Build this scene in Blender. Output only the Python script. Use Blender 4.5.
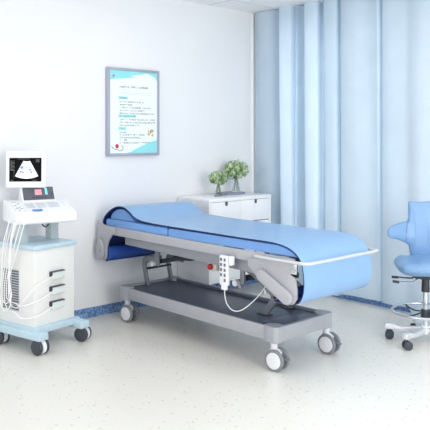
import bpy, bmesh, math, random
from mathutils import Vector, Matrix, noise
random.seed(4)
PI = math.pi
scene = bpy.context.scene
for o in list(bpy.data.objects): bpy.data.objects.remove(o)
C = scene.collection

# ------------------------------------------------------------ camera, world, lights, exposure
cam_d = bpy.data.cameras.new('camera'); cam = bpy.data.objects.new('camera', cam_d); C.objects.link(cam)
cam.location = (0, 0, 1.45); cam.rotation_euler = (PI/2, 0, 0.8183)
cam_d.sensor_width = 36; cam_d.lens = 677.3/430*36; cam_d.shift_y = -0.176; cam_d.clip_start = 0.05
scene.camera = cam
w = bpy.data.worlds.new('world'); scene.world = w; w.use_nodes = True
bg = w.node_tree.nodes['Background']; bg.inputs[0].default_value = (0.965, 0.98, 1.0, 1); bg.inputs[1].default_value = 0.92
def area(name, loc, size, power, color=(1, 1, 1), target=None):
    l = bpy.data.lights.new(name, 'AREA'); l.shape = 'RECTANGLE'; l.size, l.size_y = size; l.energy = power; l.color = color
    o = bpy.data.objects.new(name, l); C.objects.link(o); o.location = loc
    if target: o.rotation_euler = (Vector(target)-Vector(loc)).to_track_quat('-Z', 'Y').to_euler()
    return o
area('overhead_fill', (-2.8, 3.0, 2.66), (2.4, 1.6), 9, (1, 0.985, 0.96))  # added lamp under the ceiling to brighten the floor, no fixture modelled
area('overhead_fill', (-1.2, 3.6, 2.66), (1.6, 1.2), 9, (1, 0.985, 0.96))  # another added overhead lamp without a fixture
area('right_fill', (1.7, 2.3, 1.5), (2.4, 2.2), 84, (1, 0.995, 0.985), (-4.4, 4.0, 0.7))  # added lamp lighting the room from the right, no window stands there
area('front_fill', (-3.0, -5.0, 1.9), (4.5, 2.6), 96, (1, 0.995, 0.985), (-2.4, 4.9, 1.2))  # added lamp behind the camera, mainly to brighten the curtains
area('curtain_backlight', (-4.35, 5.7, 1.4), (1.3, 2.5), 20, (1, 1, 1), (-4.3, 4.9, 1.3))  # added lamp outside the window, lifts the left curtain from behind
vs = scene.view_settings
vs.view_transform = 'Standard'; vs.look = 'None'; vs.gamma = 1; vs.use_curve_mapping = False; vs.exposure = 0.17

# ------------------------------------------------------------ materials
def s2l(c): return tuple(((v/255)/12.92 if v/255 <= 0.04045 else ((v/255+0.055)/1.055)**2.4) for v in c)
MATS = {}
def mat(name, rgb, rough=0.5, metal=0.0, var=0.03, scale=12.0, bump=0.0, emit=0.0, trans=0.0, sheen=0.0, coat=0.0, spec=0.5):
    m = bpy.data.materials.new(name); m.use_nodes = True; nt = m.node_tree; b = nt.nodes['Principled BSDF']
    lin = s2l(rgb)
    b.inputs['Specular IOR Level'].default_value = spec; b.inputs['Roughness'].default_value = rough; b.inputs['Metallic'].default_value = metal
    tc = nt.nodes.new('ShaderNodeTexCoord'); n = nt.nodes.new('ShaderNodeTexNoise'); n.inputs['Scale'].default_value = scale; n.inputs['Detail'].default_value = 4
    nt.links.new(tc.outputs['Object'], n.inputs['Vector'])
    r = nt.nodes.new('ShaderNodeValToRGB')
    r.color_ramp.elements[0].position = 0.3; r.color_ramp.elements[1].position = 0.7
    r.color_ramp.elements[0].color = tuple(max(0, v*(1-var)) for v in lin)+(1,)
    r.color_ramp.elements[1].color = tuple(min(1, v*(1+var)) for v in lin)+(1,)
    nt.links.new(n.outputs['Fac'], r.inputs['Fac']); nt.links.new(r.outputs['Color'], b.inputs['Base Color'])
    if bump:
        bp = nt.nodes.new('ShaderNodeBump'); bp.inputs['Strength'].default_value = bump; bp.inputs['Distance'].default_value = 0.004
        n2 = nt.nodes.new('ShaderNodeTexNoise'); n2.inputs['Scale'].default_value = scale*12
        nt.links.new(tc.outputs['Object'], n2.inputs['Vector']); nt.links.new(n2.outputs['Fac'], bp.inputs['Height']); nt.links.new(bp.outputs['Normal'], b.inputs['Normal'])
    if emit:
        nt.links.new(r.outputs['Color'], b.inputs['Emission Color']); b.inputs['Emission Strength'].default_value = emit
    if trans: b.inputs['Transmission Weight'].default_value = trans; b.inputs['IOR'].default_value = 1.45
    if sheen: b.inputs['Sheen Weight'].default_value = sheen
    if coat: b.inputs['Coat Weight'].default_value = coat; b.inputs['Coat Roughness'].default_value = 0.1
    MATS[name] = m; return m
M_wall = mat('wall_paint', (238, 239, 241), 0.75, var=0.008, scale=3)
M_ceil = mat('ceiling_tile', (246, 246, 247), 0.8, var=0.012, scale=30)
M_grid = mat('ceiling_bar', (214, 218, 224), 0.6)
M_trim = mat('white_trim', (252, 252, 252), 0.5)
M_curt = mat('curtain_cloth', (208, 225, 238), 0.9, var=0.03, scale=5, bump=0.15)
nt = M_curt.node_tree; _b = nt.nodes['Principled BSDF']; _o = [n for n in nt.nodes if n.type == 'OUTPUT_MATERIAL'][0]
_t = nt.nodes.new('ShaderNodeBsdfTranslucent'); _m = nt.nodes.new('ShaderNodeMixShader'); _m.inputs[0].default_value = 0.33
nt.links.new(_b.inputs['Base Color'].links[0].from_socket, _t.inputs['Color']); nt.links.new(_b.outputs[0], _m.inputs[1]); nt.links.new(_t.outputs[0], _m.inputs[2]); nt.links.new(_m.outputs[0], _o.inputs['Surface'])
M_white = mat('white_plastic', (238, 240, 243), 0.35, var=0.01)
M_whiteb = mat('white_enamel', (232, 233, 231), 0.4, var=0.012)
M_cab = mat('white_lacquer', (245, 246, 248), 0.35, var=0.01)
M_dark = mat('dark_plastic', (52, 56, 66), 0.45)
M_black = mat('black_rubber', (30, 32, 38), 0.55)
M_tyre = mat('grey_rubber', (128, 131, 138), 0.5)
M_hub = mat('light_grey_hub', (228, 230, 234), 0.4)
M_tyredark = mat('charcoal_tyre', (62, 66, 76), 0.5)
M_frame = mat('grey_painted_steel', (150, 152, 160), 0.42, metal=0.25, var=0.03)
M_frame2 = mat('light_grey_cover', (176, 177, 183), 0.42, var=0.02)
M_base = mat('silver_base_steel', (168, 170, 176), 0.45, metal=0.1)
M_tray = mat('slate_tray', (92, 97, 114), 0.4, var=0.05)
M_arm = mat('steel_arm', (140, 143, 150), 0.4, metal=0.4)
M_chrome = mat('chrome', (214, 218, 224), 0.18, metal=0.9, var=0.02)
M_leg = mat('polished_leg', (232, 234, 238), 0.25, metal=0.5, var=0.01)
M_rail = mat('white_rail', (214, 217, 222), 0.25, metal=0.4, var=0.01)
M_vinyl = mat('light_blue_vinyl', (137, 175, 216), 0.4, var=0.03, scale=8, coat=0.15)
M_matt = mat('blue_mattress_vinyl', (114, 160, 222), 0.42, var=0.03, scale=8)
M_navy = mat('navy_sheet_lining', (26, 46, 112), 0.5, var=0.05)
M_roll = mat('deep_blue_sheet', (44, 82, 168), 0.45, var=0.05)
M_chair = mat('chair_blue_vinyl', (124, 162, 204), 0.42, var=0.03, scale=9, coat=0.1)
M_seam = mat('chair_seam', (66, 110, 186), 0.5)
M_cyan = mat('pale_cyan_plastic', (190, 214, 227), 0.35, var=0.03)
M_slot = mat('pale_green_holder', (218, 228, 226), 0.35)
M_vent = mat('vent_dark_grey', (112, 116, 122), 0.7, spec=0.2)
M_pcol = mat('grey_green_column', (188, 200, 204), 0.4)
M_panel = mat('slate_panel', (98, 100, 112), 0.5, spec=0.2)
M_key = mat('pale_key', (196, 206, 214), 0.5)
M_keyb = mat('blue_oval_badge', (84, 134, 214), 0.35)
M_pink = mat('pink_display', (232, 160, 176), 0.4, emit=0.25)
M_cy2 = mat('cyan_display', (130, 220, 235), 0.4, emit=0.3)
M_scrbk = mat('screen_black', (12, 13, 16), 0.5, var=0.2, spec=0.1)
M_scrw = mat('screen_white', (236, 240, 244), 0.4, var=0.12, scale=90, emit=0.35)
M_scrb = mat('screen_blue_spot', (120, 140, 205), 0.4, emit=0.2)
M_scrg = mat('screen_grey', (110, 112, 116), 0.4, emit=0.1)
M_cable = mat('white_cable', (244, 244, 245), 0.4)
M_red = mat('red_button', (206, 48, 62), 0.35)
M_beige = mat('beige_box', (238, 232, 218), 0.5)
M_btn = mat('grey_button', (104, 112, 124), 0.5)
M_pframe = mat('lilac_grey_aluminium', (168, 172, 188), 0.4, metal=0.2)
M_paper = mat('poster_paper', (240, 248, 249), 0.5, var=0.005)
M_teal = mat('poster_turquoise', (150, 226, 230), 0.5)
M_ink = mat('poster_grey_ink', (150, 156, 162), 0.6)
M_inkl = mat('poster_pale_ink', (200, 208, 212), 0.6)
M_yel = mat('poster_tan_ink', (214, 178, 122), 0.6)
M_wood = mat('poster_brown_ink', (110, 84, 70), 0.6)
M_leaf = mat('hydrangea_leaf', (106, 140, 86), 0.6, var=0.25, scale=40)
M_flow = mat('hydrangea_petal', (186, 206, 164), 0.6, var=0.12, scale=60)
M_stem = mat('plant_stem', (96, 118, 84), 0.6)
M_slab = mat('blue_grey_book', (142, 150, 168), 0.5)
M_pull = mat('dark_pull', (84, 84, 90), 0.5)
def glass_mat():
    m = bpy.data.materials.new('vase_glass'); m.use_nodes = True; nt = m.node_tree; b = nt.nodes['Principled BSDF']
    b.inputs['Base Color'].default_value = (0.93, 0.96, 0.95, 1); b.inputs['Roughness'].default_value = 0.03
    b.inputs['Transmission Weight'].default_value = 1; b.inputs['IOR'].default_value = 1.2
    return m
M_glass = glass_mat()
def floor_mat():
    m = bpy.data.materials.new('speckled_vinyl_floor'); m.use_nodes = True; nt = m.node_tree; N = nt.nodes; L = nt.links; b = N['Principled BSDF']
    tc = N.new('ShaderNodeTexCoord')
    def layer(prev, scale, thr, col, seed):
        mp = N.new('ShaderNodeMapping'); mp.inputs['Location'].default_value = (seed, seed*2, 0); L.new(tc.outputs['Object'], mp.inputs['Vector'])
        v = N.new('ShaderNodeTexVoronoi'); v.inputs['Scale'].default_value = scale; L.new(mp.outputs[0], v.inputs['Vector'])
        r = N.new('ShaderNodeValToRGB'); r.color_ramp.elements[0].position = thr; r.color_ramp.elements[0].color = (1, 1, 1, 1)
        r.color_ramp.elements[1].position = thr+0.05; r.color_ramp.elements[1].color = (0, 0, 0, 1); L.new(v.outputs['Distance'], r.inputs['Fac'])
        n = N.new('ShaderNodeTexWhiteNoise'); L.new(v.outputs['Color'], n.inputs['Vector'])
        g = N.new('ShaderNodeMath'); g.operation = 'GREATER_THAN'; g.inputs[1].default_value = 0.55; L.new(n.outputs['Value'], g.inputs[0])
        mu = N.new('ShaderNodeMath'); mu.operation = 'MULTIPLY'; L.new(r.outputs['Color'], mu.inputs[0]); L.new(g.outputs[0], mu.inputs[1])
        mx = N.new('ShaderNodeMix'); mx.data_type = 'RGBA'; L.new(mu.outputs[0], mx.inputs['Factor'])
        if isinstance(prev, tuple): mx.inputs[6].default_value = prev+(1,)
        else: L.new(prev, mx.inputs[6])
        mx.inputs[7].default_value = s2l(col)+(1,)
        return mx.outputs[2]
    o = layer(s2l((235, 233, 226)), 22, 0.13, (206, 200, 186), 1.3)
    o = layer(o, 40, 0.2, (240, 240, 235), 4.1)
    o = layer(o, 34, 0.11, (188, 182, 170), 7.7)
    L.new(o, b.inputs['Base Color']); b.inputs['Roughness'].default_value = 0.28; b.inputs['Specular IOR Level'].default_value = 0.45
    return m
M_floor = floor_mat()
def base_mat():
    m = bpy.data.materials.new('speckled_blue_skirting'); m.use_nodes = True; nt = m.node_tree; N = nt.nodes; L = nt.links; b = N['Principled BSDF']
    tc = N.new('ShaderNodeTexCoord'); n = N.new('ShaderNodeTexNoise'); n.inputs['Scale'].default_value = 55; n.inputs['Detail'].default_value = 3
    L.new(tc.outputs['Object'], n.inputs['Vector']); r = N.new('ShaderNodeValToRGB')
    r.color_ramp.elements[0].position = 0.4; r.color_ramp.elements[0].color = s2l((76, 112, 164))+(1,)
    r.color_ramp.elements[1].position = 0.62; r.color_ramp.elements[1].color = s2l((138, 172, 214))+(1,)
    L.new(n.outputs['Fac'], r.inputs['Fac']); L.new(r.outputs['Color'], b.inputs['Base Color']); b.inputs['Roughness'].default_value = 0.45
    return m
M_skirt = base_mat()

# ------------------------------------------------------------ mesh helpers
class MB:
    """collects shapes into one mesh"""
    def __init__(self): self.bm = bmesh.new(); self.smooth = False
    def box(self, x0, x1, y0, y1, z0, z1, bevel=0.0, seg=2, rot=None):
        t = bmesh.new(); bmesh.ops.create_cube(t, size=1)
        bmesh.ops.scale(t, vec=(x1-x0, y1-y0, z1-z0), verts=t.verts)
        if bevel: bmesh.ops.bevel(t, geom=t.edges[:], offset=bevel, segments=seg, affect='EDGES', profile=0.5)
        if rot: bmesh.ops.rotate(t, verts=t.verts, matrix=rot)
        bmesh.ops.translate(t, vec=((x0+x1)/2, (y0+y1)/2, (z0+z1)/2), verts=t.verts)
        self.add(t); return self
    def add(self, t):
        me = bpy.data.meshes.new('t'); t.to_mesh(me); t.free(); self.bm.from_mesh(me); bpy.data.meshes.remove(me)
    def cyl(self, a, b, r, r2=None, n=20, bevel=0.0):
        a, b = Vector(a), Vector(b); d = b-a; t = bmesh.new()
        bmesh.ops.create_cone(t, cap_ends=True, segments=n, radius1=r, radius2=r if r2 is None else r2, depth=d.length)
        if bevel:
            es = [e for e in t.edges if abs(e.verts[0].co.z-e.verts[1].co.z) < 1e-6]
            bmesh.ops.bevel(t, geom=es, offset=bevel, segments=3, affect='EDGES', profile=0.5)
        q = d.to_track_quat('Z', 'Y').to_matrix(); bmesh.ops.rotate(t, verts=t.verts, matrix=q)
        bmesh.ops.translate(t, vec=(a+b)/2, verts=t.verts); self.add(t); return self
    def prism(self, pts, axis, a, b, bevel=0.0, seg=2):
        """polygon pts in the plane across axis, extruded a..b"""
        t = bmesh.new()
        def mk(p, h): return {'y': (p[0], h, p[1]), 'z': (p[0], p[1], h), 'x': (h, p[0], p[1])}[axis]
        vs_ = [t.verts.new(mk(p, a)) for p in pts]; f = t.faces.new(vs_)
        r = bmesh.ops.extrude_face_region(t, geom=[f]); nv = [g for g in r['geom'] if isinstance(g, bmesh.types.BMVert)]
        bmesh.ops.translate(t, verts=nv, vec={'y': (0, b-a, 0), 'z': (0, 0, b-a), 'x': (b-a, 0, 0)}[axis])
        bmesh.ops.recalc_face_normals(t, faces=t.faces)
        if bevel: bmesh.ops.bevel(t, geom=t.edges[:], offset=bevel, segments=seg, affect='EDGES', profile=0.5)
        self.add(t); return self
    def tube(self, pts, r, n=10, closed=False, smooth_path=0, flat=None):
        P = [Vector(p) for p in pts]
        if smooth_path: P = catmull(P, smooth_path, closed)
        t = bmesh.new(); rings = []; m = len(P); up = None
        for i, p in enumerate(P):
            if closed: d = P[(i+1) % m]-P[i-1]
            else: d = P[min(i+1, m-1)]-P[max(i-1, 0)]
            d.normalize()
            if up is None:
                up = Vector((0, 0, 1)) if abs(d.z) < 0.9 else Vector((1, 0, 0))
            s = d.cross(up).normalized(); up = s.cross(d).normalized()
            ra, rb = (r, r) if flat is None else flat
            rings.append([t.verts.new(p+s*math.cos(2*PI*k/n)*ra+up*math.sin(2*PI*k/n)*rb) for k in range(n)])
        for i in range(m if closed else m-1):
            A, B = rings[i], rings[(i+1) % m]
            for k in range(n): t.faces.new((A[k], A[(k+1) % n], B[(k+1) % n], B[k]))
        if not closed: t.faces.new(rings[0][::-1]); t.faces.new(rings[-1])
        bmesh.ops.recalc_face_normals(t, faces=t.faces); self.add(t); return self
    def ball(self, c, r, sc=(1, 1, 1), sub=2):
        t = bmesh.new(); bmesh.ops.create_icosphere(t, subdivisions=sub, radius=r); bmesh.ops.scale(t, vec=sc, verts=t.verts)
        bmesh.ops.translate(t, vec=c, verts=t.verts); self.add(t); return self
    def lathe(self, prof, c, n=28):
        t = bmesh.new(); rings = []
        for (r, z) in prof:
            rings.append([t.verts.new((c[0]+r*math.cos(2*PI*k/n), c[1]+r*math.sin(2*PI*k/n), c[2]+z)) for k in range(n)])
        for A, B in zip(rings, rings[1:]):
            for k in range(n): t.faces.new((A[k], A[(k+1) % n], B[(k+1) % n], B[k]))
        t.faces.new(rings[0][::-1]); t.faces.new(rings[-1]); bmesh.ops.recalc_face_normals(t, faces=t.faces)
        self.add(t); return self
    def xform(self, Mx): bmesh.ops.transform(self.bm, matrix=Mx, verts=self.bm.verts); return self
def catmull(P, k, closed=False):
    out = []; m = len(P)
    for i in range(m if closed else m-1):
        if closed: a, b, c, d = P[i-1], P[i], P[(i+1) % m], P[(i+2) % m]
        else: a, b, c, d = P[max(i-1, 0)], P[i], P[i+1], P[min(i+2, m-1)]
        for j in range(k):
            t = j/k
            out.append(0.5*((2*b)+(c-a)*t+(2*a-5*b+4*c-d)*t*t+(-a+3*b-3*c+d)*t*t*t))
    if not closed: out.append(P[-1].copy())
    return out
def part(name, mb, m, parent=None, off=None, smooth=True, label=None, kind=None, mats=None):
    if off is not None: bmesh.ops.translate(mb.bm, vec=-Vector(off), verts=mb.bm.verts)
    me = bpy.data.meshes.new(name); mb.bm.to_mesh(me); mb.bm.free()
    o = bpy.data.objects.new(name, me); C.objects.link(o)
    for x in (mats or [m]): me.materials.append(x)
    if smooth:
        for p in me.polygons: p.use_smooth = True
        try: me.set_sharp_from_angle(angle=math.radians(35))
        except Exception: pass
    if parent: o.parent = parent
    if label: o['label'] = label
    if kind: o['kind'] = kind
    return o
def thing(name, loc, label, cat, rz=0, group=None):
    o = bpy.data.objects.new(name, None); C.objects.link(o); o.location = loc; o.rotation_euler = (0, 0, rz); o.empty_display_size = 0.1
    o['label'] = label; o['category'] = cat
    if group: o['group'] = group
    return o
def tag(o, label, cat, group=None):
    o['label'] = label; o['category'] = cat
    if group: o['group'] = group
    return o
def copy_part(o, parent, loc=None, rz=None):
    c = o.copy(); C.objects.link(c); c.parent = parent
    if loc is not None: c.location = loc
    if rz is not None: c.rotation_euler = (0, 0, rz)
    for ch in list(o.children): copy_part(ch, c)
    return c

# ------------------------------------------------------------ the room
XW, YB, H = -4.722, 5.075, 2.72
part('floor', MB().box(XW-0.1, 3.0, -1.5, YB+0.1, -0.05, 0), M_floor, kind='structure', smooth=False)
part('ceiling', MB().box(XW-0.1, 3.0, -1.5, YB+0.1, H, H+0.05), M_ceil, kind='structure', smooth=False)
part('wall_left', MB().box(XW-0.1, XW, -1.5, YB, 0, H), M_wall, kind='structure', smooth=False)
wx0, wx1, wz0, wz1 = -4.45, 0.3, 0.12, 2.55      # the window behind the curtains
part('wall_back', MB().box(XW-0.1, wx0, YB, YB+0.1, 0, H).box(wx1, 3.0, YB, YB+0.1, 0, H).box(wx0, wx1, YB, YB+0.1, 0, wz0).box(wx0, wx1, YB, YB+0.1, wz1, H), M_wall, kind='structure', smooth=False)
wf = MB()
for xx, hw in ((wx0+.025, .025), (-3.655, .07), (-3.215, .07), (-2.3, .025), (-1.4, .025), (-.55, .025), (wx1-.025, .025)):  # the two wide mullions are unseen, added to block backlight at the curtain gaps
    wf.box(xx-hw, xx+hw, YB+.005, YB+.08, wz0, wz1, .004)
for k in (0, 1): zz = wz0+(wz1-wz0-.05)*k; wf.box(wx0, wx1, YB+.031, YB+.079, zz, zz+.05, .004)
wf = part('window_1', wf, M_trim, kind='structure')
part('baseboard_left', MB().box(XW, XW+0.006, -1.5, YB, 0, 0.08), M_skirt, kind='structure', smooth=False)
part('baseboard_back', MB().box(XW+0.006, 3.0, YB-0.006, YB, 0, 0.08), M_skirt, kind='structure', smooth=False)
g = MB()
for i in range(9): g.box(XW+0.32+0.6*i, XW+0.335+0.6*i, 0.4, YB, H-0.003, H+0.001)
for i in range(8): g.box(XW, 1.6, 0.72+0.6*i, 0.735+0.6*i, H-0.0028, H+0.001)
part('trim_1', g, M_grid, kind='structure', smooth=False)
part('pale_strip', MB().box(XW, XW+0.012, 4.925, 4.945, 0.08, H-0.004, 0.002), M_trim, kind='structure', smooth=False)  # added white strip standing in for a brighter sliver of wall

# curtains: each panel is one folded sheet of cloth
def curtain(name, pts, zb, label):
    zf = zb if callable(zb) else (lambda x_: zb)
    P = catmull([Vector((x, y, 0)) for x, y in pts], 6)
    mean = sum(p.y for p in P)/len(P)
    mb = MB(); t = mb.bm; nz = 16; rows = []
    for j in range(nz+1):
        f = j/nz
        k = 0.62+0.38*f**0.7
        rows.append([t.verts.new((p.x+0.004*math.sin(7*f+p.x*9)*(1-f), mean+(p.y-mean)*k+0.008*math.sin(p.x*23+2*f)*(1-f), zf(p.x)+(H-0.012-zf(p.x))*f)) for p in P])
    for A, B in zip(rows, rows[1:]):
        for i in range(len(A)-1): t.faces.new((A[i], A[i+1], B[i+1], B[i]))
    bmesh.ops.recalc_face_normals(t, faces=t.faces)
    o = part(name, mb, M_curt); tag(o, label, 'curtain', 'pale blue curtains'); return o
curtain('curtain', [(-4.676, 4.93), (-4.60, 4.90), (-4.52, 4.905), (-4.45, 4.93), (-4.38, 4.975), (-4.315, 4.985), (-4.31, 5.0), (-4.42, 5.005), (-4.42, 5.02), (-4.33, 5.015), (-4.318, 4.93), (-4.312, 4.875), (-4.24, 4.865), (-4.175, 4.875), (-4.168, 4.92), (-4.168, 4.975), (-4.02, 4.98), (-4.02, 4.993), (-4.165, 4.998), (-4.165, 5.012), (-4.02, 5.015), (-4.01, 4.93), (-4.002, 4.875), (-3.93, 4.865), (-3.865, 4.875), (-3.858, 4.92), (-3.858, 4.975), (-3.80, 4.98), (-3.80, 4.993), (-3.862, 4.998), (-3.862, 5.012), (-3.80, 5.015), (-3.79, 4.93), (-3.782, 4.88), (-3.71, 4.868), (-3.655, 4.88), (-3.645, 4.94), (-3.645, 4.99), (-3.70, 5.01), (-3.70, 5.03), (-3.62, 5.03)],
        0.06, 'narrow-folded pale blue curtain behind the white drawer cabinet, next to the white wall')
curtain('curtain', [(-3.56, 5.03), (-3.615, 5.02), (-3.622, 4.99), (-3.617, 4.92), (-3.595, 4.885), (-3.53, 4.875), (-3.46, 4.885), (-3.40, 4.90), (-3.33, 4.905), (-3.26, 4.895), (-3.225, 4.89), (-3.21, 4.92), (-3.208, 4.98), (-3.26, 5.01), (-3.26, 5.03), (-3.18, 5.03)],
        0.085, 'middle pale blue curtain panel hanging behind the foot end of the bed')
q = [(-3.12, 5.03), (-3.185, 5.02), (-3.190, 4.98), (-3.186, 4.92), (-3.17, 4.885), (-3.10, 4.88), (-3.02, 4.90), (-2.95, 4.905), (-2.88, 4.87), (-2.80, 4.85), (-2.70, 4.86)]
x = -2.6
while x < 0.6: q += [(x, 4.91), (x+0.12, 4.87), (x+0.24, 4.86)]; x += 0.36
curtain('curtain', q, lambda x_: .085-.07*min(1, max(0, (x_+2.93)/.05)), 'wide pale blue curtain panel behind the rolling chair at the right')

# ------------------------------------------------------------ poster on the left wall
py0, py1, pz0, pz1 = 3.175, 3.716, 1.311, 2.05
pr = thing('framed_poster', (XW, (py0+py1)/2, pz0), 'framed medical notice poster with turquoise waves hanging on the white wall', 'poster')
off = pr.location.copy(); X0 = XW+0.001; fw = 0.022; XF = XW+0.04
fr = MB(); fr.box(X0, XF, py0, py0+fw, pz0, pz1, 0.003); fr.box(X0, XF, py1-fw, py1, pz0, pz1, 0.003)
fr.box(X0, XF, py0+fw, py1-fw, pz0, pz0+fw, 0.003); fr.box(X0, XF, py0+fw, py1-fw, pz1-fw, pz1, 0.003)
part('frame', fr, M_pframe, pr, off)
XP = XW+0.030
part('paper', MB().box(X0, XP, py0+fw, py1-fw, pz0+fw, pz1-fw), M_paper, pr, off, smooth=False)
ya, yb, za, zb = py0+fw, py1-fw, pz0+fw, pz1-fw; W_, H_ = yb-ya, zb-za
def U(u, v): return (ya+u*W_, za+v*H_)
wave = [U(0, 1), U(0, .885)]+[U(u, .885+.012*math.sin(u*5)+.085*u*u*1.6 if u < .6 else .955-.22*(u-.6)**1.4) for u in [i/14 for i in range(1, 15)]]+[U(1, 1)]
part('turquoise_header', MB().prism(wave, 'x', XP, XP+0.0008), M_teal, pr, off, smooth=False)
foot = [U(.36, 0), U(.45, .02), U(.55, .055), U(.68, .09), U(.82, .125), U(1, .16), U(1, 0)]
part('turquoise_footer', MB().prism(foot, 'x', XP, XP+0.0008), M_teal, pr, off, smooth=False)
hl = MB()
peak = [U(.42, .945), U(.62, .965), U(.78, .985), U(.95, .945), U(1, .90), U(1, .86), U(.8, .90), U(.6, .92)]
hl.prism(peak[::-1], 'x', XP, XP+0.0011)
part('pale_crest', hl, M_paper, pr, off, smooth=False)
part('round_emblem', MB().cyl((XP, *U(.08, .93)), (XP+0.0014, *U(.08, .93)), 0.012, n=18), M_ink, pr, off, smooth=False)
def glyphs(v, u0, u1, h, m, name, rows=1):
    mb = MB(); u = u0
    while u < u1:
        wd = random.uniform(.014, .028)
        for k in range(3):
            if random.random() < .8:
                a = u+random.uniform(0, .006); hh = h*random.uniform(.2, .4); vv = v+h*(k/3)
                mb.box(XP, XP+0.001, *sorted((U(a, 0)[0], U(a+wd, 0)[0])), U(0, vv)[1], U(0, vv)[1]+hh*H_)
        u += wd+.01
        if random.random() < .08: u += .03
    return part(name, mb, m, pr, off, smooth=False)
glyphs(.795, .2, .82, .022, M_ink, 'title_line')
glyphs(.765, .2, .40, .012, M_inkl, 'text_line'); [part('rule_line', MB().box(XP, XP+.001, ya+.2*W_, ya+.88*W_, za+v_*H_, za+(v_+.004)*H_), M_inkl, pr, off) for v_ in (.735, .715)]
for v, wd in ((.655, .19), (.435, .36), (.285, .16)):
    cu, hh = U(.18, v), .032*H_
    mb = MB(); mb.box(XP, XP+0.0012, cu[0], cu[0]+wd*W_, cu[1], cu[1]+hh, 0.0005)
    pl = part('heading_pill', mb, M_teal, pr, off, smooth=False)
    g2 = glyphs(v+.006, .2, .18+wd-.02, .018, M_ink, 'heading_text'); g2.location.x = 0.0006
for v, u1 in ((.615, .68), (.580, .46), (.545, .84), (.510, .72), (.475, .93), (.400, .95), (.365, .95), (.330, .62), (.245, .32), (.215, .70), (.180, .66), (.150, .34), (.118, .84)):
    glyphs(v, .2, u1, .017, M_ink, 'text_line')
il = MB(); c1 = U(.15, .085); il.ball((XP, c1[0], c1[1]), .018, (.05, 1, 1.1))
part('heart_drawing', il, M_red, pr, off)
il = MB(); il.tube([(XP+.001, *U(.04, .085)), (XP+.001, *U(.08, .055)), (XP+.001, *U(.15, .045)), (XP+.001, *U(.23, .03)), (XP+.001, *U(.27, .06)), (XP+.001, *U(.24, .10))], .003, 6, smooth_path=5)
part('stethoscope_drawing', il, M_ink, pr, off)
il = MB(); c1 = U(.86, .26); il.ball((XP, c1[0]+.012, c1[1]+.008), .022, (.05, 1.1, .7)); il.ball((XP, c1[0]-.02, c1[1]-.02), .016, (.05, 1, .8)); il.ball((XP, c1[0]+.02, c1[1]-.028), .013, (.05, 1, 1))
part('figure_drawing', il, M_yel, pr, off)
il = MB(); il.ball((XP+.001, c1[0]-.004, c1[1]-.004), .008, (.05, 1, 1)); il.ball((XP+.001, c1[0]-.025, c1[1]+.006), .006, (.05, 1, 1))
part('figure_detail', il, M_wood, pr, off)

# ------------------------------------------------------------ white drawer cabinet
dx0, dx1, dy0, dy1, dz0, dz1 = XW+0.01, -4.295, 3.951, 4.742, 0.19, 0.932
cb = thing('drawer_cabinet', ((dx0+dx1)/2, (dy0+dy1)/2, 0), 'white drawer cabinet against the wall behind the bed', 'cabinet'); off = cb.location.copy()
mb = MB(); tk = 0.022
mb.box(dx0, dx1, dy0, dy0+tk, dz0, dz1-0.03, 0.001); mb.box(dx0, dx1, dy1-tk, dy1, dz0, dz1-0.03, 0.001)
mb.box(dx0, dx1-0.02, dy0+tk, dy1-tk, dz0, dz0+tk); mb.box(dx0, dx0+0.01, dy0+tk, dy1-tk, dz0, dz1-0.03)
mb.box(dx0, dx1-0.004, (dy0+dy1)/2-0.006, (dy0+dy1)/2+0.006, dz0, dz1-0.03)
part('carcass', mb, M_cab, cb, off, smooth=False)
part('cabinet_top', MB().box(dx0, dx1+0.004, dy0-0.002, dy1+0.002, dz1-0.03, dz1, 0.002), M_cab, cb, off)
for (z0, z1) in ((0.706, 0.899), (0.462, 0.697), (0.216, 0.456)):
    for (a, b) in ((dy0+tk+0.004, (dy0+dy1)/2-0.004), ((dy0+dy1)/2+0.004, dy1-tk-0.004)):
        dr = part('drawer', MB().box(dx0+0.03, dx1-0.002, a, b, z0, z1, 0.0015), M_cab, cb, off)
        m_ = (a+b)/2
        part('drawer_pull', MB().box(dx1-0.003, dx1+0.006, m_-0.012, m_+0.012, z1-0.035, z1+0.001, 0.002), M_pull, dr, off, label='dark tab pull')
for a in (dy0+0.04, dy1-0.04):
    for b in (dx0+0.04, dx1-0.04):
        part('leg', MB().cyl((b, a, 0), (b, a, dz0), 0.012, 0.018, 14), M_cab, cb, off)

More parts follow.
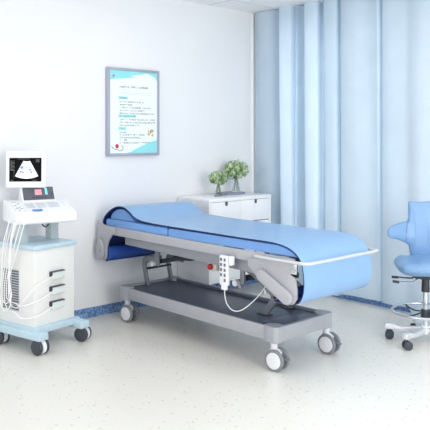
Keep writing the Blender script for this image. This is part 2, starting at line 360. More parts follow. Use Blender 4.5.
# potted hydrangeas
def bouquet(name, x, y, z, vh, rx, rz, cz, label, seed):
    rnd = random.Random(seed)
    t = thing(name, (x, y, z), label, 'vase of flowers', group='vases of green flowers')
    prof = [(0.038, 0.0), (0.040, 0.004), (0.028, vh*.45), (0.015, vh*.9), (0.017, vh), (0.0145, vh), (0.0125, vh*.9), (0.025, vh*.45), (0.036, 0.008), (0.0, 0.0075)]
    part('vase', MB().lathe(prof[:5]+prof[5:9]+[(0.001, 0.0075)], (0, 0, 0)), M_glass, t, label='clear glass vase')
    st = MB()
    for k in range(5):
        a = k*PI*2/5+.4; st.tube([(0.030*math.cos(a), 0.024*math.sin(a), 0.010), (0.004*math.cos(a+1), 0.004*math.sin(a+1), vh), (rx*.35*math.cos(a+2), rx*.35*math.sin(a+2), cz-rz*.3)], 0.0024, 6, smooth_path=4)
    part('stems', st, M_stem, t)
    heads = [(rnd.uniform(-.12, .12)+math.cos(i_*2.4)*.62*math.sqrt(1-(1-2*(i_+.5)/15)**2), math.sin(i_*2.4)*.66*math.sqrt(1-(1-2*(i_+.5)/15)**2), (1-2*(i_+.5)/15)*.66) for i_ in range(15)]
    lf = MB()
    for k in range(240):
        a = rnd.uniform(0, 2*PI); b = rnd.uniform(-1.0, 1.0); r = rnd.uniform(.55, 1.02); q_ = math.sqrt(max(0, 1-b*b))
        p = Vector((rx*r*q_*math.cos(a), rx*r*q_*math.sin(a), cz+rz*r*b)); n = Vector((q_*math.cos(a), q_*math.sin(a), b*.6+.3)).normalized()
        s = n.cross(Vector((rnd.uniform(-1, 1), rnd.uniform(-1, 1), rnd.uniform(-1, 1)))).normalized(); d = (s.cross(n)+n*.35).normalized(); L_ = rnd.uniform(.016, .028); w_ = L_*.33
        bm = lf.bm; v = [bm.verts.new(c) for c in (p, p+d*L_*.5+s*w_-n*.002, p+d*L_-n*.005, p+d*L_*.5-s*w_-n*.002, p+d*L_*.5+n*.003)]
        bm.faces.new((v[0], v[1], v[4])); bm.faces.new((v[1], v[2], v[4])); bm.faces.new((v[2], v[3], v[4])); bm.faces.new((v[3], v[0], v[4]))
    part('leaves', lf, M_leaf, t)
    for i, (a, b, c) in enumerate(heads):
        fl = MB(); R_ = rx*rnd.uniform(.24, .36); cc = Vector((a*rx, b*rx, cz+c*rz))
        for k in range(42):
            th = rnd.uniform(0, 2*PI); ph = math.acos(rnd.uniform(-1, 1)); n = Vector((math.sin(ph)*math.cos(th), math.sin(ph)*math.sin(th), math.cos(ph)))
            p = cc+n*R_*rnd.uniform(.92, 1.22); s = n.orthogonal().normalized(); u = n.cross(s); sz = rnd.uniform(.0065, .010); rr = rnd.uniform(0, 2)
            for m2 in range(4):
                an = rr+m2*PI/2; d1 = s*math.cos(an)+u*math.sin(an); d2 = s*math.cos(an+.8)+u*math.sin(an+.8); d3 = s*math.cos(an-.8)+u*math.sin(an-.8)
                vv = [fl.bm.verts.new(q2) for q2 in (p, p+d2*sz*.7+n*.002, p+d1*sz+n*.001, p+d3*sz*.7+n*.002)]
                fl.bm.faces.new(vv)
        fl.ball(cc, R_*.82, sub=2)
        part('flower_head', fl, M_flow, t)
    return t
bouquet('flower_vase', -4.47, 4.225, 0.932, 0.115, 0.098, 0.058, 0.165, 'smaller glass vase of green hydrangeas standing directly on the white cabinet', 3)
bk = part('book', MB().box(-0.075, 0.075, -0.115, 0.115, 0, 0.018, 0.002).box(-0.07, 0.07, -0.11, 0.112, 0.018, 0.021, 0.001), M_slab)
bk.location = (-4.56, 4.475, 0.9325); tag(bk, 'flat blue-grey book lying under the larger flower vase', 'book')
bouquet('flower_vase', -4.56, 4.545, 0.9540, 0.14, 0.122, 0.092, 0.205, 'larger glass vase of green hydrangeas standing on the blue-grey book', 8)

# ------------------------------------------------------------ twin-wheel caster (parts relative to the floor point under its stem)
def caster(parent, R, wd, loc, rz, m_tyre, m_hub, m_fork, top, brake=True, off=None, hood=False):
    """housing mesh > wheel, wheel, brake_pedal; the wheel axle runs along local y, trailing to +x"""
    tr = R*.35
    mb = MB()
    mb.cyl((0, 0, R*1.9), (0, 0, top), R*.33, n=16)
    mb.prism([(-R*.34, R*1.95), (R*.30, R*1.98), (R*.75, R*1.7), (tr+R*.28, R*.85), (tr-R*.28, R*.85), (-R*.30, R*1.55)], 'y', -wd*.22, wd*.22, R*.05)
    mb.cyl((tr, -wd*.5, R), (tr, wd*.5, R), R*.18, n=14)
    if hood: mb.cyl((tr, -wd*.2, R*1.02), (tr, wd*.2, R*1.02), R*.96, n=32)
    h = part('caster', mb, m_fork, parent)
    for s in (-1, 1):
        wm = MB(); y0, y1 = s*wd*.25, s*wd*.52
        wm.cyl((tr, y0, R), (tr, y1, R), R, n=36, bevel=R*.12)
        wh = part('wheel', wm, m_tyre, h)
        hm = MB().cyl((tr, y1-s*.002, R), (tr, y1+s*R*.07, R), R*.76, n=32, bevel=R*.035)
        hm.cyl((tr, y1+s*R*.07, R), (tr, y1+s*R*.11, R), R*.16, n=16)
        part('hub_cap', hm, m_hub, wh)
    if brake:
        part('brake_pedal', MB().prism([(tr+R*.3, R*1.25), (tr+R*1.3, R*1.2), (tr+R*1.42, R*1.1), (tr+R*.4, R*1.1)], 'y', -wd*.16, wd*.16, R*.03), m_tyre, h)
    h.location = Vector(loc)-(Vector(off) if off else Vector()); h.rotation_euler = (0, 0, rz)
    return h

# ------------------------------------------------------------ examination bed
bx0, bx1, by0, by1 = -4.482, -2.798, 3.136, 3.722
bed = thing('examination_bed', ((bx0+bx1)/2, (by0+by1)/2, 0), 'grey electric examination bed on four casters with a blue mattress', 'bed'); off = bed.location.copy()
sy0, sy1 = 3.08, 3.76       # side planes of the upper frame
# base chassis: outer skirt with corner blocks, recessed tray
mb = MB()
zl, zh = 0.185, 0.272
mb.box(bx0+.09, bx1-.09, by0+.012, by0+.032, zl+.002, zh+.004, .004); mb.box(bx0+.09, bx1-.09, by1-.032, by1-.012, zl+.002, zh+.004, .004)
mb.box(bx0+.004, bx0+.032, by0+.05, by1-.05, zl+.002, zh+.004, .004); mb.box(bx1-.032, bx1-.003, by0+.05, by1-.05, zl-.002, zh+.006, .004)
part('base_frame', mb, M_base, bed, off)
for a in (0, 1):
    for b in (0, 1):
        xa = bx0 if a == 0 else bx1-.13; yb_ = by0 if b == 0 else by1-.10
        sx = 1 if a == 0 else -1; sy = 1 if b == 0 else -1
        ox, oy = (bx0 if a == 0 else bx1), (by0 if b == 0 else by1)
        pts = [(ox+sx*.02, oy), (ox+sx*.075, oy), (ox+sx*.12, oy+sy*.014), (ox+sx*.12, oy+sy*.07), (ox+sx*.07, oy+sy*.10), (ox+sx*.012, oy+sy*.10), (ox, oy+sy*.075), (ox, oy+sy*.02)]
        part('corner_block', MB().prism(pts, 'z', zl-.006, zh+.010, .006, 3), M_base, bed, off)
mb = MB(); mb.box(bx0+.03, bx1-.03, by0+.03, by1-.03, .20, .262, .003)
part('base_tray', mb, M_tray, bed, off, label='dark slate tray')
mb = MB(); mb.box(bx0+.1, bx1-.1, by1-.075, by1-.035, .26, .284, .006)
mb.box(bx1-.20, bx1-.05, by0+.09, by1-.09, .258, .270, .004)
part('tray_ridge', mb, M_tray, bed, off)
for (cx, cy, rz) in ((-4.43, 3.19, 0.12), (-2.862, 3.19, 0.15), (-2.85, 3.705, 0.1), (-4.43, 3.67, 0.3)):
    caster(bed, 0.068, 0.085, (cx, cy, 0), rz, M_tyre, M_hub, M_hub, 0.19, True, off)
# upper frame
for yy in (sy0, sy1-.018):
    mb = MB().prism([(-4.60, .692), (-4.43, .690), (-3.2, .682), (-2.62, .678), (-2.60, .742), (-4.60, .758)], 'y', yy, yy+.018, .004)
    part('side_rail', mb, M_frame2, bed, off)
    y2 = yy+.035 if yy == sy0 else yy-.035
    part('under_beam', MB().prism([(-4.36, .625), (-2.95, .60), (-2.85, .69), (-4.36, .70)], 'y', y2, y2+.03, .004), M_frame, bed, off)
for xx in (-4.58, -3.9, -3.3, -2.70): part('cross_frame', MB().box(xx, xx+.045, sy0+.02, sy1-.02, .695, .732, .003), M_frame, bed, off)
# head brackets
for s, yy in ((1, sy0-.014), (-1, sy1)):
    pts = [(-4.665, .775), (-4.655, .80), (-4.63, .80), (-4.60, .765), (-4.44, .757), (-4.44, .705), (-4.475, .690), (-4.52, .64), (-4.545, .58), (-4.55, .50), (-4.575, .475), (-4.66, .50), (-4.685, .56)]
    br = part('head_bracket', MB().prism(pts, 'y', yy, yy+.014, .003), M_frame2, bed, off)
    yo = yy-.022 if s == 1 else yy+.014
    ov = [(-4.622+.052*math.cos(t)*(1-.22*math.sin(t)), .566+.086*math.sin(t)) for t in [2*PI*k/28 for k in range(28)]]
    part('roller_cap', MB().prism(ov, 'y', yo, yo+.022, .006, 3), M_frame2, br, off)
    part('cap_bolt', MB().cyl((-4.60, yo-.002, .555), (-4.60, yo+.024, .555), .007, n=12), M_arm, br, off)
# foot side plates
for s, yy in ((1, sy0-.014), (-1, sy1)):
    pts = [(-2.975, .70), (-2.60, .742), (-2.60, .735), (-2.597, .69), (-2.625, .675), (-2.625, .645), (-2.585, .63), (-2.575, .56), (-2.575, .51), (-2.60, .475), (-2.65, .462), (-2.70, .485), (-2.90, .60), (-2.975, .655)]
    fp = part('foot_bracket', MB().prism(pts, 'y', yy, yy+.014, .003), M_frame2, bed, off)
    A, B, r_ = Vector((-2.842, .615)), Vector((-2.640, .510)), .041
    d = (B-A).normalized(); an = math.atan2(d.y, d.x); cap = []
    for k in range(13): t = an+PI/2+PI*k/12; cap.append((A.x+r_*.9*math.cos(t), A.y+r_*.9*math.sin(t)))
    for k in range(13): t = an-PI/2+PI*k/12; cap.append((B.x+r_*math.cos(t), B.y+r_*math.sin(t)))
    yo = yy-.028 if s == 1 else yy+.014
    part('link_cover', MB().prism(cap, 'y', yo, yo+.028, .008, 3), M_frame2, fp, off)
    part('latch_plate', MB().box(-2.635, -2.575, yy+.002, yy+.014, .652, .722, .003).cyl((-2.595, yy-.006, .675), (-2.595, yy+.01, .675), .011, n=14), M_chrome, fp, off)
# rollers inside the sheet ends
for xx, ye, rr, zz in ((-4.556, 3.60, .055, .538), (-2.62, sy1-.004, .034, .535)):
    part('sheet_roller', MB().cyl((xx, sy0+.004, zz), (xx, ye, zz), rr, n=28), M_roll, bed, off, label='deep blue roller')
# push rail at the foot end
rp = [(-2.90, sy0-.022, .725), (-2.78, sy0-.030, .726), (-2.62, sy0-.032, .728), (-2.515, sy0-.030, .728), (-2.487, sy0-.006, .728), (-2.482, sy0+.05, .728), (-2.482, 3.43, .728), (-2.482, sy1-.04, .728), (-2.487, sy1+.004, .728), (-2.515, sy1+.024, .728), (-2.62, sy1+.028, .728), (-2.90, sy1+.024, .725)]
part('push_rail', MB().tube(rp, .0105, 14, smooth_path=6), M_rail, bed, off, label='white tubular push rail')
# lifting linkage, head end
for yy in (3.37, 3.62):
    pts = [(-4.435, .262), (-4.395, .262), (-4.435, .40), (-4.44, .43), (-4.40, .455), (-4.24, .492), (-4.245, .523), (-4.43, .503), (-4.475, .462), (-4.482, .42)]
    part('lift_arm', MB().prism(pts, 'y', yy, yy+.022, .004), M_arm, bed, off)
    part('hanger_plate', MB().box(-4.285, -4.235, yy-.02, yy-.004, .44, .66, .003), M_frame, bed, off)
    part('pivot_cap', MB().cyl((-4.285, yy-.05, .456), (-4.285, yy-.02, .456), .020, n=20, bevel=.003), M_white, bed, off, label='white round pivot cap')
    part('pivot_shaft', MB().cyl((-4.285, yy-.021, .456), (-4.285, yy+.03, .456), .014, n=16), M_black, bed, off, label='black pivot shaft')
    part('drive_link', MB().tube([(-4.27, yy+.03, .470), (-4.08, yy+.03, .515), (-3.88, yy+.03, .545)], .012, 10, flat=(.010, .018)), M_dark, bed, off, label='dark drive link')
part('cross_rod', MB().cyl((-4.42, 3.38, .395), (-4.42, 3.63, .395), .009, n=12), M_dark, bed, off)
part('cross_rod', MB().cyl((-4.20, 3.38, .48), (-4.20, 3.66, .48), .012, n=12), M_dark, bed, off)
part('actuator', MB().box(-4.16, -3.96, 3.44, 3.60, .505, .565, .008).cyl((-3.97, 3.52, .535), (-3.86, 3.52, .540), .02, n=16), M_black, bed, off, label='black lift motor')
# lifting linkage, foot end
for yy in (3.37, 3.62):
    pts = [(-3.30, .535), (-3.29, .572), (-3.20, .555), (-3.01, .445), (-2.985, .415), (-2.995, .385), (-3.095, .262), (-3.15, .262), (-3.055, .385), (-3.06, .405), (-3.22, .505)]
    part('lift_arm', MB().prism(pts, 'y', yy, yy+.026, .004), M_arm, bed, off)
    part('hanger_plate', MB().box(-3.325, -3.285, yy-.02, yy-.004, .44, .64, .003), M_frame, bed, off)
    part('pivot_cap', MB().cyl((-3.345, yy-.055, .450), (-3.345, yy-.02, .450), .024, n=20, bevel=.003), M_white, bed, off, label='white round pivot cap')
    part('pivot_shaft', MB().cyl((-3.345, yy-.022, .450), (-3.345, yy+.02, .450), .020, n=16), M_black, bed, off, label='black pivot shaft')
    part('drive_link', MB().tube([(-3.33, yy+.04, .475), (-3.22, yy+.04, .505), (-3.06, yy+.04, .50)], .012, 10, flat=(.012, .022)), M_dark, bed, off, label='dark drive link')
    part('foot_pad', MB().box(-3.17, -3.07, yy-.015, yy+.04, .260, .270, .002), M_dark, bed, off)
mb = MB(); mb.cyl((-3.02, 3.37, .395), (-3.02, 3.65, .395), .011, n=12)
part('cross_rod', mb, M_arm, bed, off)
part('actuator', MB().box(-3.28, -3.10, 3.44, 3.60, .50, .57, .008), M_black, bed, off, label='black lift motor')
# emergency stop box hung under the frame
eb = part('stop_box', MB().box(-3.69, -3.60, 3.385, 3.46, .485, .54, .005).box(-3.66, -3.63, 3.41, 3.43, .54, .70), M_beige, bed, off, label='small beige switch box')
part('stop_button', MB().cyl((-3.656, 3.362, .514), (-3.656, 3.386, .514), .022, n=20, bevel=.005), M_red, eb, off, label='red round stop button')
# hand controller hooked on the near side
hc = part('hand_controller', MB().box(-3.198, -3.124, sy0-.05, sy0-.022, .505, .698, .008, 3).box(-3.184, -3.138, sy0-.048, sy0-.024, .475, .51, .006, 3), M_white, bed, off, label='white hand controller')
for r_ in range(5):
    for c_ in range(2):
        if r_ == 4 and c_ == 0: continue
        cx, cz = -3.178+c_*.034, .672-r_*.033
        part('button', MB().box(cx-.008, cx+.008, sy0-.054, sy0-.048, cz-.010, cz+.010, .002), M_btn, hc, off)
part('controller_hook', MB().box(-3.118, -3.09, sy0-.045, sy0-.012, .64, .70, .005), M_white, bed, off)
part('cable', MB().tube([(-3.160, sy0-.036, .478), (-3.156, sy0-.036, .43), (-3.135, sy0-.036, .385), (-3.095, sy0-.03, .355), (-3.04, sy0-.02, .358), (-2.98, sy0, .40), (-2.93, sy0+.05, .47), (-2.90, sy0+.12, .56), (-2.88, sy0+.2, .64)], .0028, 8, smooth_path=8), M_cable, bed, off, label='white controller cable')
# mattress in two sections
for (a, b, z_) in ((-4.585, -3.802, .818), (-3.786, -2.578, .814)):
    if a < -4: mb = MB().box(a, b, sy0+.004, sy1-.004, .748, z_-.004, .018, 4)
    else: mb = MB().prism([(a, .75), (a, .798), (a+.014, .811), (-2.74, .810), (-2.675, .799), (-2.622, .779), (-2.584, .752)], 'y', sy0+.004, sy1-.004, .004, 3)
    mt = part('mattress_section', mb, M_matt, bed, off, label='blue vinyl mattress section')
# pillow under the sheet
prof = [(-4.535, .816), (-4.525, .845), (-4.49, .876), (-4.43, .899), (-4.37, .900), (-4.31, .882), (-4.26, .85), (-4.22, .820), (-4.24, .816)]
pts = [(p.x, p.y) for p in catmull([Vector((a, b, 0)) for a, b in prof], 4)]
mb = MB().prism(pts, 'y', sy0+.02, sy1-.02, .004, 2)
pil = part('pillow', mb, M_matt); tag(pil, 'blue bolster pillow at the head end of the bed, under the raised blue sheet', 'pillow')
# the continuous blue sheet
prof = [(-4.535, .474), (-4.556, .473), (-4.590, .482), (-4.622, .520), (-4.630, .60), (-4.625, .70), (-4.615, .775), (-4.585, .832), (-4.51, .886), (-4.44, .916), (-4.385, .926), (-4.31, .920), (-4.245, .894), (-4.18, .858), (-4.09, .838), (-3.95, .831), (-3.795, .828), (-3.4, .826), (-3.06, .824), (-2.82, .8245), (-2.73, .820), (-2.665, .809), (-2.61, .789), (-2.568, .759), (-2.541, .716), (-2.528, .66), (-2.524, .60), (-2.532, .54), (-2.556, .494), (-2.60, .472), (-2.68, .466), (-2.76, .466)]
P = catmull([Vector((a, 0, b)) for a, b in prof], 4)
mb = MB(); t = mb.bm; ny = 14; th = .0065; top_, bot_ = [], []
for i, p in enumerate(P):
    d = (P[min(i+1, len(P)-1)]-P[max(i-1, 0)]).normalized(); n = Vector((-d.z, 0, d.x))   # outward for a path running head to foot
    far = sy1-.002
    if i < 20: far = sy1-.002-.17*max(0, 1-i/20)
    rt, rb = [], []
    for j in range(ny+1):
        f = j/ny; y = (sy0-.004)*(1-f)+far*f
        wv = .003*noise.noise(Vector((p.x*5, y*4, 1)))
        wv *= min(1, j/2, (ny-j)/2+.3)
        rt.append(t.verts.new((p.x+n.x*wv, y, p.z+n.z*wv))); rb.append(t.verts.new((p.x+n.x*(wv-th), y, p.z+n.z*(wv-th))))
    top_.append(rt); bot_.append(rb)
for i in range(len(P)-1):
    for j in range(ny):
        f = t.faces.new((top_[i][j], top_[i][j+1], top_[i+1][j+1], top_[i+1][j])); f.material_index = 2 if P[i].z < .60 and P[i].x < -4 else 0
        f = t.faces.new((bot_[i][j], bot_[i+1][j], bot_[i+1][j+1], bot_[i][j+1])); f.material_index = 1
    for j in (0, ny):
        f = t.faces.new((top_[i][j], top_[i+1][j], bot_[i+1][j], bot_[i][j])); f.material_index = 1
for i in (0, len(P)-1):
    for j in range(ny): t.faces.new((top_[i][j], top_[i][j+1], bot_[i][j+1], bot_[i][j]))
bmesh.ops.recalc_face_normals(t, faces=t.faces)
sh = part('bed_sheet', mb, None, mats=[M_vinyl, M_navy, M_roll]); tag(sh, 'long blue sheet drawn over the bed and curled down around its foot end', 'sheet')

# ------------------------------------------------------------ ultrasound machine (local: +x is its front, +y to the right in the photo)
us = thing('ultrasound_machine', (-4.200, 2.252, 0), 'white ultrasound machine on wheels with a screen, standing by the wall at the left', 'ultrasound machine', math.radians(11.3))
D_, Wd = .40, .362
mb = MB().box(-D_, 0, 0, Wd, .165, .690, .006, 3)
part('body', mb, M_whiteb, us)
mb = MB()
for (a, b) in ((-.05, .035), (Wd-.035, Wd+.05)):
    mb.box(-D_-.02, .105, a, b, .098, .150, .008, 3)
mb.box(-D_+.02, .035, -.02, Wd+.02, .125, .170, .006)
part('base', mb, M_cyan, us)
for (cx, cy, rz) in ((.045, -.005, .02), (.045, Wd+.018, .34), (-D_+.02, 0, .1), (-D_+.02, Wd, .5)):
    caster(us, .052, .076, (cx, cy, 0), rz, M_tyredark, M_tyredark, M_white, .10, False, hood=True)
part('shelf', MB().box(-D_-.012, .015, -.012, Wd+.012, .690, .722, .008, 3), M_cyan, us, label='pale cyan shelf top')
part('vent_recess', MB().box(-.340, -.160, -.002, .001, .255, .545, .0005), M_inkl, us)
vt = MB()
for k in range(16):
    zz = .262+k*.0175
    for (a, b) in ((-.335, -.255), (-.24, -.165)): vt.box(a, b, -.0035, .001, zz, zz+.011)
part('vent', vt, M_vent, us, label='grey louvred vent')
for k in range(3):
    z_ = .527-.104*k
    hd = part('probe_holder', MB().box(-.001, .026, .135, .248, z_-.055, z_-.002, .006, 3), M_slot, us)
    part('holder_slot', MB().box(-.002, .030, .128, .248, z_-.002, z_+.003, .001).box(-.002, .028, .127, .134, z_-.030, z_+.002, .001), M_dark, hd)
# columns carrying the console
for yy in (.050, .325):
    part('column', MB().box(-.235, -.165, yy-.035, yy+.035,   .718, .875, .006, 3), M_pcol, us)
# console: slanted housing built in a swivelled frame
SW = Matrix.Translation((-.20, .200, 0)) @ Matrix.Rotation(math.radians(-23), 4, 'Z')
def cons(name, mb, m, parent=us, **k): mb.xform(SW); return part(name, mb, m, parent, **k)
prof = [(.19, .862), (.205, .875), (.205, .925), (.19, .945), (.02, .998), (-.03, 1.010), (-.15, 1.010), (-.16, 1.00), (-.16, .870), (-.15, .862)]
con = cons('console', MB().prism(prof, 'y', -.215, .215, .008, 3), M_white)
cons('panel_housing', MB().prism([(.015, .99), (-.001, 1.013), (-.052, 1.106), (-.075, 1.108), (-.13, 1.0)], 'y', -.115, .128, .003, 2), M_white, con)
sl = math.atan2(.053, .17)
def onslope(x): return .945+(0.19-x)*math.tan(sl)
kb = MB()
for r_ in range(4):
    for c_ in range(12):
        if c_ in (3, 7): continue
        x_ = .045+r_*.022; y_ = -.105+c_*.020; kb.box(x_-.007, x_+.007, y_-.007, y_+.007, onslope(x_)-.002, onslope(x_)+.0035)
cons('keyboard', kb, M_key, con, smooth=False)
cons('trackball_badge', MB().cyl((.155, -.055, onslope(.155)-.003), (.155, -.055, onslope(.155)+.006), .028, n=28).xform(Matrix.Translation((.155, -.055, 0)) @ Matrix.Scale(1.3, 4, (0, 1, 0)) @ Matrix.Translation((-.155, .055, 0))), M_keyb, con, label='blue oval control')
# slanted slate display panel
A, B = Vector((0.000, 1.012)), Vector((-.050, 1.102)); d = (B-A); nrm = Vector((d.y, -d.x)).normalized()
def pan(u0, u1, v0, v1, th0, th1):
    a0, a1 = A+d*v0, A+d*v1
    return [(a0.x+nrm.x*th0, a0.y+nrm.y*th0), (a0.x+nrm.x*th1, a0.y+nrm.y*th1), (a1.x+nrm.x*th1, a1.y+nrm.y*th1), (a1.x+nrm.x*th0, a1.y+nrm.y*th0)]
dp = cons('display_panel', MB().prism(pan(0, 0, .02, .98, -.002, .005), 'y', -.105, .118), M_panel, con, smooth=False, label='slate grey touch panel')
cons('display_window', MB().prism(pan(0, 0, .38, .80, .004, .0065), 'y', -.02, .03), M_pink, dp, smooth=False, label='pink display field')
cons('display_window', MB().prism(pan(0, 0, .38, .90, .004, .0065), 'y', .055, .072), M_cy2, dp, smooth=False, label='cyan display bar')
mb = MB()
for c_ in range(5): mb.prism(pan(0, 0, .12, .24, .004, .006), 'y', -.04+c_*.022, -.027+c_*.022)
mb.prism(pan(0, 0, .36, .48, .004, .008), 'y', .10, .112)
cons('panel_keys', mb, M_dark, dp, smooth=False)
for i, (x_, y_) in enumerate(((.10, -.195), (.075, -.165), (.13, -.175), (.04, -.185), (.155, -.195), (.155, -.160))):
    cons('probe_cup', MB().cyl((x_, y_, onslope(x_)-.004), (x_, y_, onslope(x_)+.016), .011, .008, 14), M_white if i % 2 else M_hub, con)
    cons('cup_opening', MB().cyl((x_, y_, onslope(x_)+.0155), (x_, y_, onslope(x_)+.018), .0075, n=12), M_dark, con)
for i, (x_, y_) in enumerate(((.05, .165), (.10, .175), (.15, .18))):
    cons('side_knob', MB().cyl((x_, y_, onslope(x_)-.004), (x_, y_, onslope(x_)+.008), .011, n=14), M_hub, con)
cons('handle_loop', MB().tube([(.16, -.025, .885), (.165, -.022, .855), (.165, 0, .838), (.165, .022, .855), (.16, .025, .885)], .005, 8, smooth_path=5), M_dark, con, label='dark cable loop')
# monitor on its neck
part('monitor_neck', MB().box(-.335, -.305, .14, .19, 1.04, 1.22, .006).cyl((-.32, .165, .99), (-.32, .165, 1.06), .018, n=16), M_white, us)
MW = Matrix.Translation((-.262, .132, 1.232)) @ Matrix.Scale(1.04, 4) @ Matrix.Rotation(math.radians(-50), 4, 'Z') @ Matrix.Rotation(math.radians(-3), 4, 'Y')
def mon(name, mb, m, parent, **k): mb.xform(MW); return part(name, mb, m, parent, **k)
mo = mon('monitor', MB().box(-.035, 0, -.133, .140, -.125, .130, .010, 3).box(-.06, -.03, -.08, .08, -.08, .08, .012), M_white, us)
sc = mon('screen', MB().box(-.001, .0015, -.108, .110, -.082, .082), M_scrbk, mo, smooth=False, label='black ultrasound screen')
cY, cZ = .010, .088
fan = []
for k in range(15):
    t_ = math.radians(-118+k*56/14); fan.append((cY+.142*math.cos(t_)*1.18, cZ+.15*math.sin(t_)))
fan2 = [(cY+.040*math.cos(math.radians(a))*1.18, cZ-.001+.03*math.sin(math.radians(a))) for a in (-62, -76, -90, -104, -118)]
mon('scan_image', MB().prism([(y_, z_-.0) for y_, z_ in fan+fan2], 'x', .0014, .0024), M_scrw, sc, smooth=False, label='white fan-shaped scan image')
mb = MB()
for (y_, z_, r_) in ((-.022, .015, .011), (-.03, -.014, .008), (-.015, -.02, .007), (.034, -.002, .008), (.042, -.018, .007), (.012, .012, .006)): mb.cyl((.002, y_, z_), (.0032, y_, z_), r_, n=12)
mon('scan_spot', mb, M_scrb, sc, smooth=False, label='blue scan marks')
mb = MB()
for k in range(9): mb.box(.0014, .0024, -.10, -.088+.008*(k % 3), .058-.008*k, .0615-.008*k)
for k in range(7): mb.box(.0014, .0024, .072, .098-.004*(k % 2), .07-.003*k, .0715-.003*k)
for k in range(14): mb.box(.0014, .0024, -.078, -.074, .06-.009*k, .063-.009*k)
mb.box(.0014, .0024, -.05, .03, .073, .076); mb.box(.0014, .0024, .05, .08, -.074, -.071); mb.box(.0014, .0024, -.098, -.08, -.074, -.071)
mon('screen_text', mb, M_scrg, sc, smooth=False)
# probe cables hanging along the near side
random.seed(11)
for i, (x0_, low, x1_) in enumerate(((-.06, .30, None), (-.09, .33, None), (-.12, .27, None), (-.15, .31, None), (-.18, .26, None))):
    k = i*.008
    slot = i < 3
    p = [(x0_+.03, -.055-k, .90), (x0_-.03, -.060-k, .74), (-.22-.012*i, -.035-k, .50), (-.24-.014*i, -.028-k, .36), (-.21-.01*i, -.03-k, low)]
    if slot:
        z_ = .515-.104*i
        p += [(-.13, -.045-k, low-.005), (-.05, -.050-k, (low+z_)/2-.05), (.03, .00, z_-.055), (.045, .10, z_-.02), (.035, .13, z_-.01)]
    else:
        p += [(-.17, -.035-k, low+.06), (-.19, -.035-k, .48), (-.14, -.06-k, .74), (-.10, -.055-k, .89)]
    part('probe_cable', MB().tube(p, .0036, 8, smooth_path=8), M_cable, us, label='white probe cable')
part('power_cord', MB().tube([(-.20, -.055, .89), (-.24, -.06, .72), (-.33, -.05, .60), (-.37, -.04, .44), (-.34, -.035, .33), (-.30, -.035, .27)], .004, 8, smooth_path=8), M_cable, us)

# ------------------------------------------------------------ rolling saddle chair at the right (local: -y faces the camera)
ch = thing('rolling_chair', (-2.507, 4.411, 0), 'blue rolling clinic chair with a winged backrest and chrome foot ring', 'chair', .70)
def sub(o, lv=1):
    m_ = o.modifiers.new('sub', 'SUBSURF'); m_.levels = lv; m_.render_levels = lv
# seat: rounded waterfall cushion
mb = MB(); t = mb.bm; nx, nyy = 14, 14; gt, gb = [], []
for j in range(nyy+1):
    rt, rb = [], []
    for i in range(nx+1):
        u = i/nx*2-1; v = j/nyy*2-1
        k = (abs(u)**4.5+abs(v)**4.5)**(1/4.5) if (u or v) else 0
        mx_ = max(abs(u), abs(v)); q2 = mx_/k if k > 1e-6 else 1
        xx, yy = u*.211*q2, v*.205*q2
        e = max(0, 1-mx_**5)
        zt = .560+.034*e**.6+.016*(v > 0)*v+.018*math.exp(-(u*2.2)**2)*(v < .3)*(.3-v)*.5-.012*math.exp(-((abs(u)-.45)*5)**2)*e
        zb_ = .538-.042*e**.5-.006
        rt.append(t.verts.new((xx, yy, zt))); rb.append(t.verts.new((xx, yy, zb_)))
    gt.append(rt); gb.append(rb)
for j in range(nyy):
    for i in range(nx):
        t.faces.new((gt[j][i], gt[j][i+1], gt[j+1][i+1], gt[j+1][i])); t.faces.new((gb[j][i], gb[j+1][i], gb[j+1][i+1], gb[j][i+1]))
for i in range(nx):
    t.faces.new((gt[0][i], gb[0][i], gb[0][i+1], gt[0][i+1])); t.faces.new((gt[nyy][i], gt[nyy][i+1], gb[nyy][i+1], gb[nyy][i]))
for j in range(nyy):
    t.faces.new((gt[j][0], gt[j+1][0], gb[j+1][0], gb[j][0])); t.faces.new((gt[j][nx], gb[j][nx], gb[j+1][nx], gt[j+1][nx]))
bmesh.ops.recalc_face_normals(t, faces=t.faces)
seat = part('seat', mb, M_chair, ch, label='padded light blue seat'); sub(seat)
# backrest: winged outline bent around the sitter
half = [(0, .995), (.05, .998), (.10, 1.0), (.122, .993), (.125, .96), (.127, .91), (.138, .872), (.165, .858), (.205, .848), (.245, .835), (.270, .812), (.274, .785), (.262, .762), (.235, .751), (.195, .742), (.16, .728), (.138, .70), (.124, .665), (.110, .625), (.095, .60), (.05, .592), (0, .590)]
half = [((a*.70 if a < .15 else a*.93), b-.012 if b > .9 else b-.028) for a, b in half]
outline = half+[(-a, b) for a, b in half[-2:0:-1]]
outline = [(p.x, p.y) for p in catmull([Vector((a, b, 0)) for a, b in outline], 2, True)]
def backmesh(scale, y0, y1):
    cx_, cz_ = 0, .80
    mb = MB(); t = mb.bm
    rings = []
    for (s_, yy) in ((scale*.55, y0-.004), (scale*.88, y0-.002), (scale*.97, y0+.006), (scale, y0+.018), (scale, y1-.018), (scale*.97, y1-.006), (scale*.88, y1)):
        rings.append([t.verts.new((cx_+(a-cx_)*s_, yy, cz_+(b-cz_)*s_)) for a, b in outline])
    for R0, R1 in zip(rings, rings[1:]):
        n_ = len(R0)
        for k in range(n_): t.faces.new((R0[k], R0[(k+1) % n_], R1[(k+1) % n_], R1[k]))
    for R0 in (rings[0], rings[-1]): 
        f = t.faces.new(R0); bmesh.ops.triangulate(t, faces=[f])
    bmesh.ops.recalc_face_normals(t, faces=t.faces)
    for v in t.verts:     # wings wrap forward, the lumbar swells, the top leans back
        v.co.y += -1.1*max(0, abs(v.co.x)-.06)**2*2.2-.02*math.exp(-((v.co.z-.70)*9)**2)+.10*max(0, v.co.z-.75)
    return mb
back = part('backrest', backmesh(1.0, .155, .215), M_chair, ch, label='winged light blue backrest')
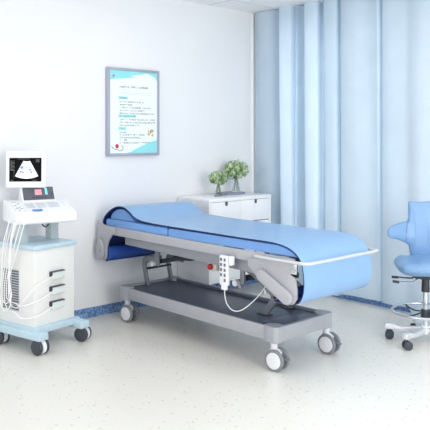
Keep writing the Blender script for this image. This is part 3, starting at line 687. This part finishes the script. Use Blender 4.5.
for s in (-1, 1):
    pts = [(s*.098, .86), (s*.115, .82), (s*.128, .76), (s*.130, .72), (s*.124, .70)]
    sp = []
    for a, b in catmull([Vector((p[0], p[1], 0)) for p in pts], 5) and [(p.x, p.y) for p in catmull([Vector((p[0], p[1], 0)) for p in pts], 5)]:
        a2 = a*.9
        y_ = .155-.0035-1.1*max(0, abs(a2)-.06)**2*2.2-.02*math.exp(-((b-.70)*9)**2)+.10*max(0, b-.75)
        sp.append((a2, y_, b))
    part('seam', MB().tube(sp, .0022, 6), M_seam, back)
part('back_stem', MB().tube([(0, .21, .70), (0, .235, .62), (0, .22, .53), (0, .15, .485), (0, .04, .483)], .014, 10, smooth_path=5, flat=(.022, .009)), M_dark, ch)
part('seat_mechanism', MB().box(-.09, .09, -.10, .11, .468, .502, .006).box(-.045, .045, -.05, .05, .455, .47, .004), M_dark, ch, label='dark seat mechanism')
for k, (z_, yy) in enumerate(((.468, -.01), (.448, -.06))):
    lv = part('lever', MB().tube([(-.04, yy, .475), (-.085, yy, z_), (-.10, yy-.005, z_-.01), (-.20, yy-.01, z_-.004-.004*k), (-.235, yy-.01, z_-.002)], .0055, 8, smooth_path=5), M_chrome if k else M_dark, ch)
    part('lever_grip', MB().tube([(-.195, yy-.01, z_-.006-.004*k), (-.24, yy-.01, z_-.004)], .0095, 10), M_dark, lv)
part('gas_shroud', MB().cyl((0, 0, .36), (0, 0, .458), .030, .026, 20, .003), M_dark, ch, label='dark upper gas cylinder')
part('gas_column', MB().cyl((0, 0, .10), (0, 0, .365), .0185, n=20), M_chrome, ch, label='chrome column')
fr_ = part('foot_ring', MB().tube([(.232*math.cos(a), .232*math.sin(a), .222) for a in [2*PI*k/48 for k in range(48)]], .0105, 12, closed=True), M_chrome, ch, label='chrome foot ring')
hb = MB().cyl((0, 0, .175), (0, 0, .235), .034, .032, 20, .003)
part('ring_hub', hb, M_dark, fr_)
for k in range(4):
    a = k*PI/2+.5
    part('ring_spoke', MB().tube([(.03*math.cos(a), .03*math.sin(a), .215), (.12*math.cos(a), .12*math.sin(a), .200), (.20*math.cos(a), .20*math.sin(a), .208), (.228*math.cos(a), .228*math.sin(a), .220)], .006, 8, smooth_path=4, flat=(.010, .005)), M_dark, fr_)
part('base_hub', MB().cyl((0, 0, .062), (0, 0, .122), .040, .032, 24, .004), M_white, ch)
for k in range(5):
    a = math.radians((160, 223, 303, 16, 88)[k])+PI*0+(-.70+.8183)
    ca, sa = math.cos(a), math.sin(a)
    mb = MB().prism([(.02, .070), (.02, .112), (.10, .104), (.17, .096), (.215, .112), (.262, .115), (.285, .108), (.285, .074), (.262, .070), (.225, .072), (.17, .064), (.10, .066)], 'y', -.021, .021, .007, 3)
    mb.xform(Matrix.Rotation(a, 4, 'Z'))
    part('leg', mb, M_leg, ch, label='polished silver base leg')
    cs = caster(ch, .0315, .050, (.262*ca, .262*sa, 0), (-.17, .25, .6, 1.2, 2.0)[k], M_tyredark, M_tyredark, M_dark, .075, False)
    cs.name = 'caster'
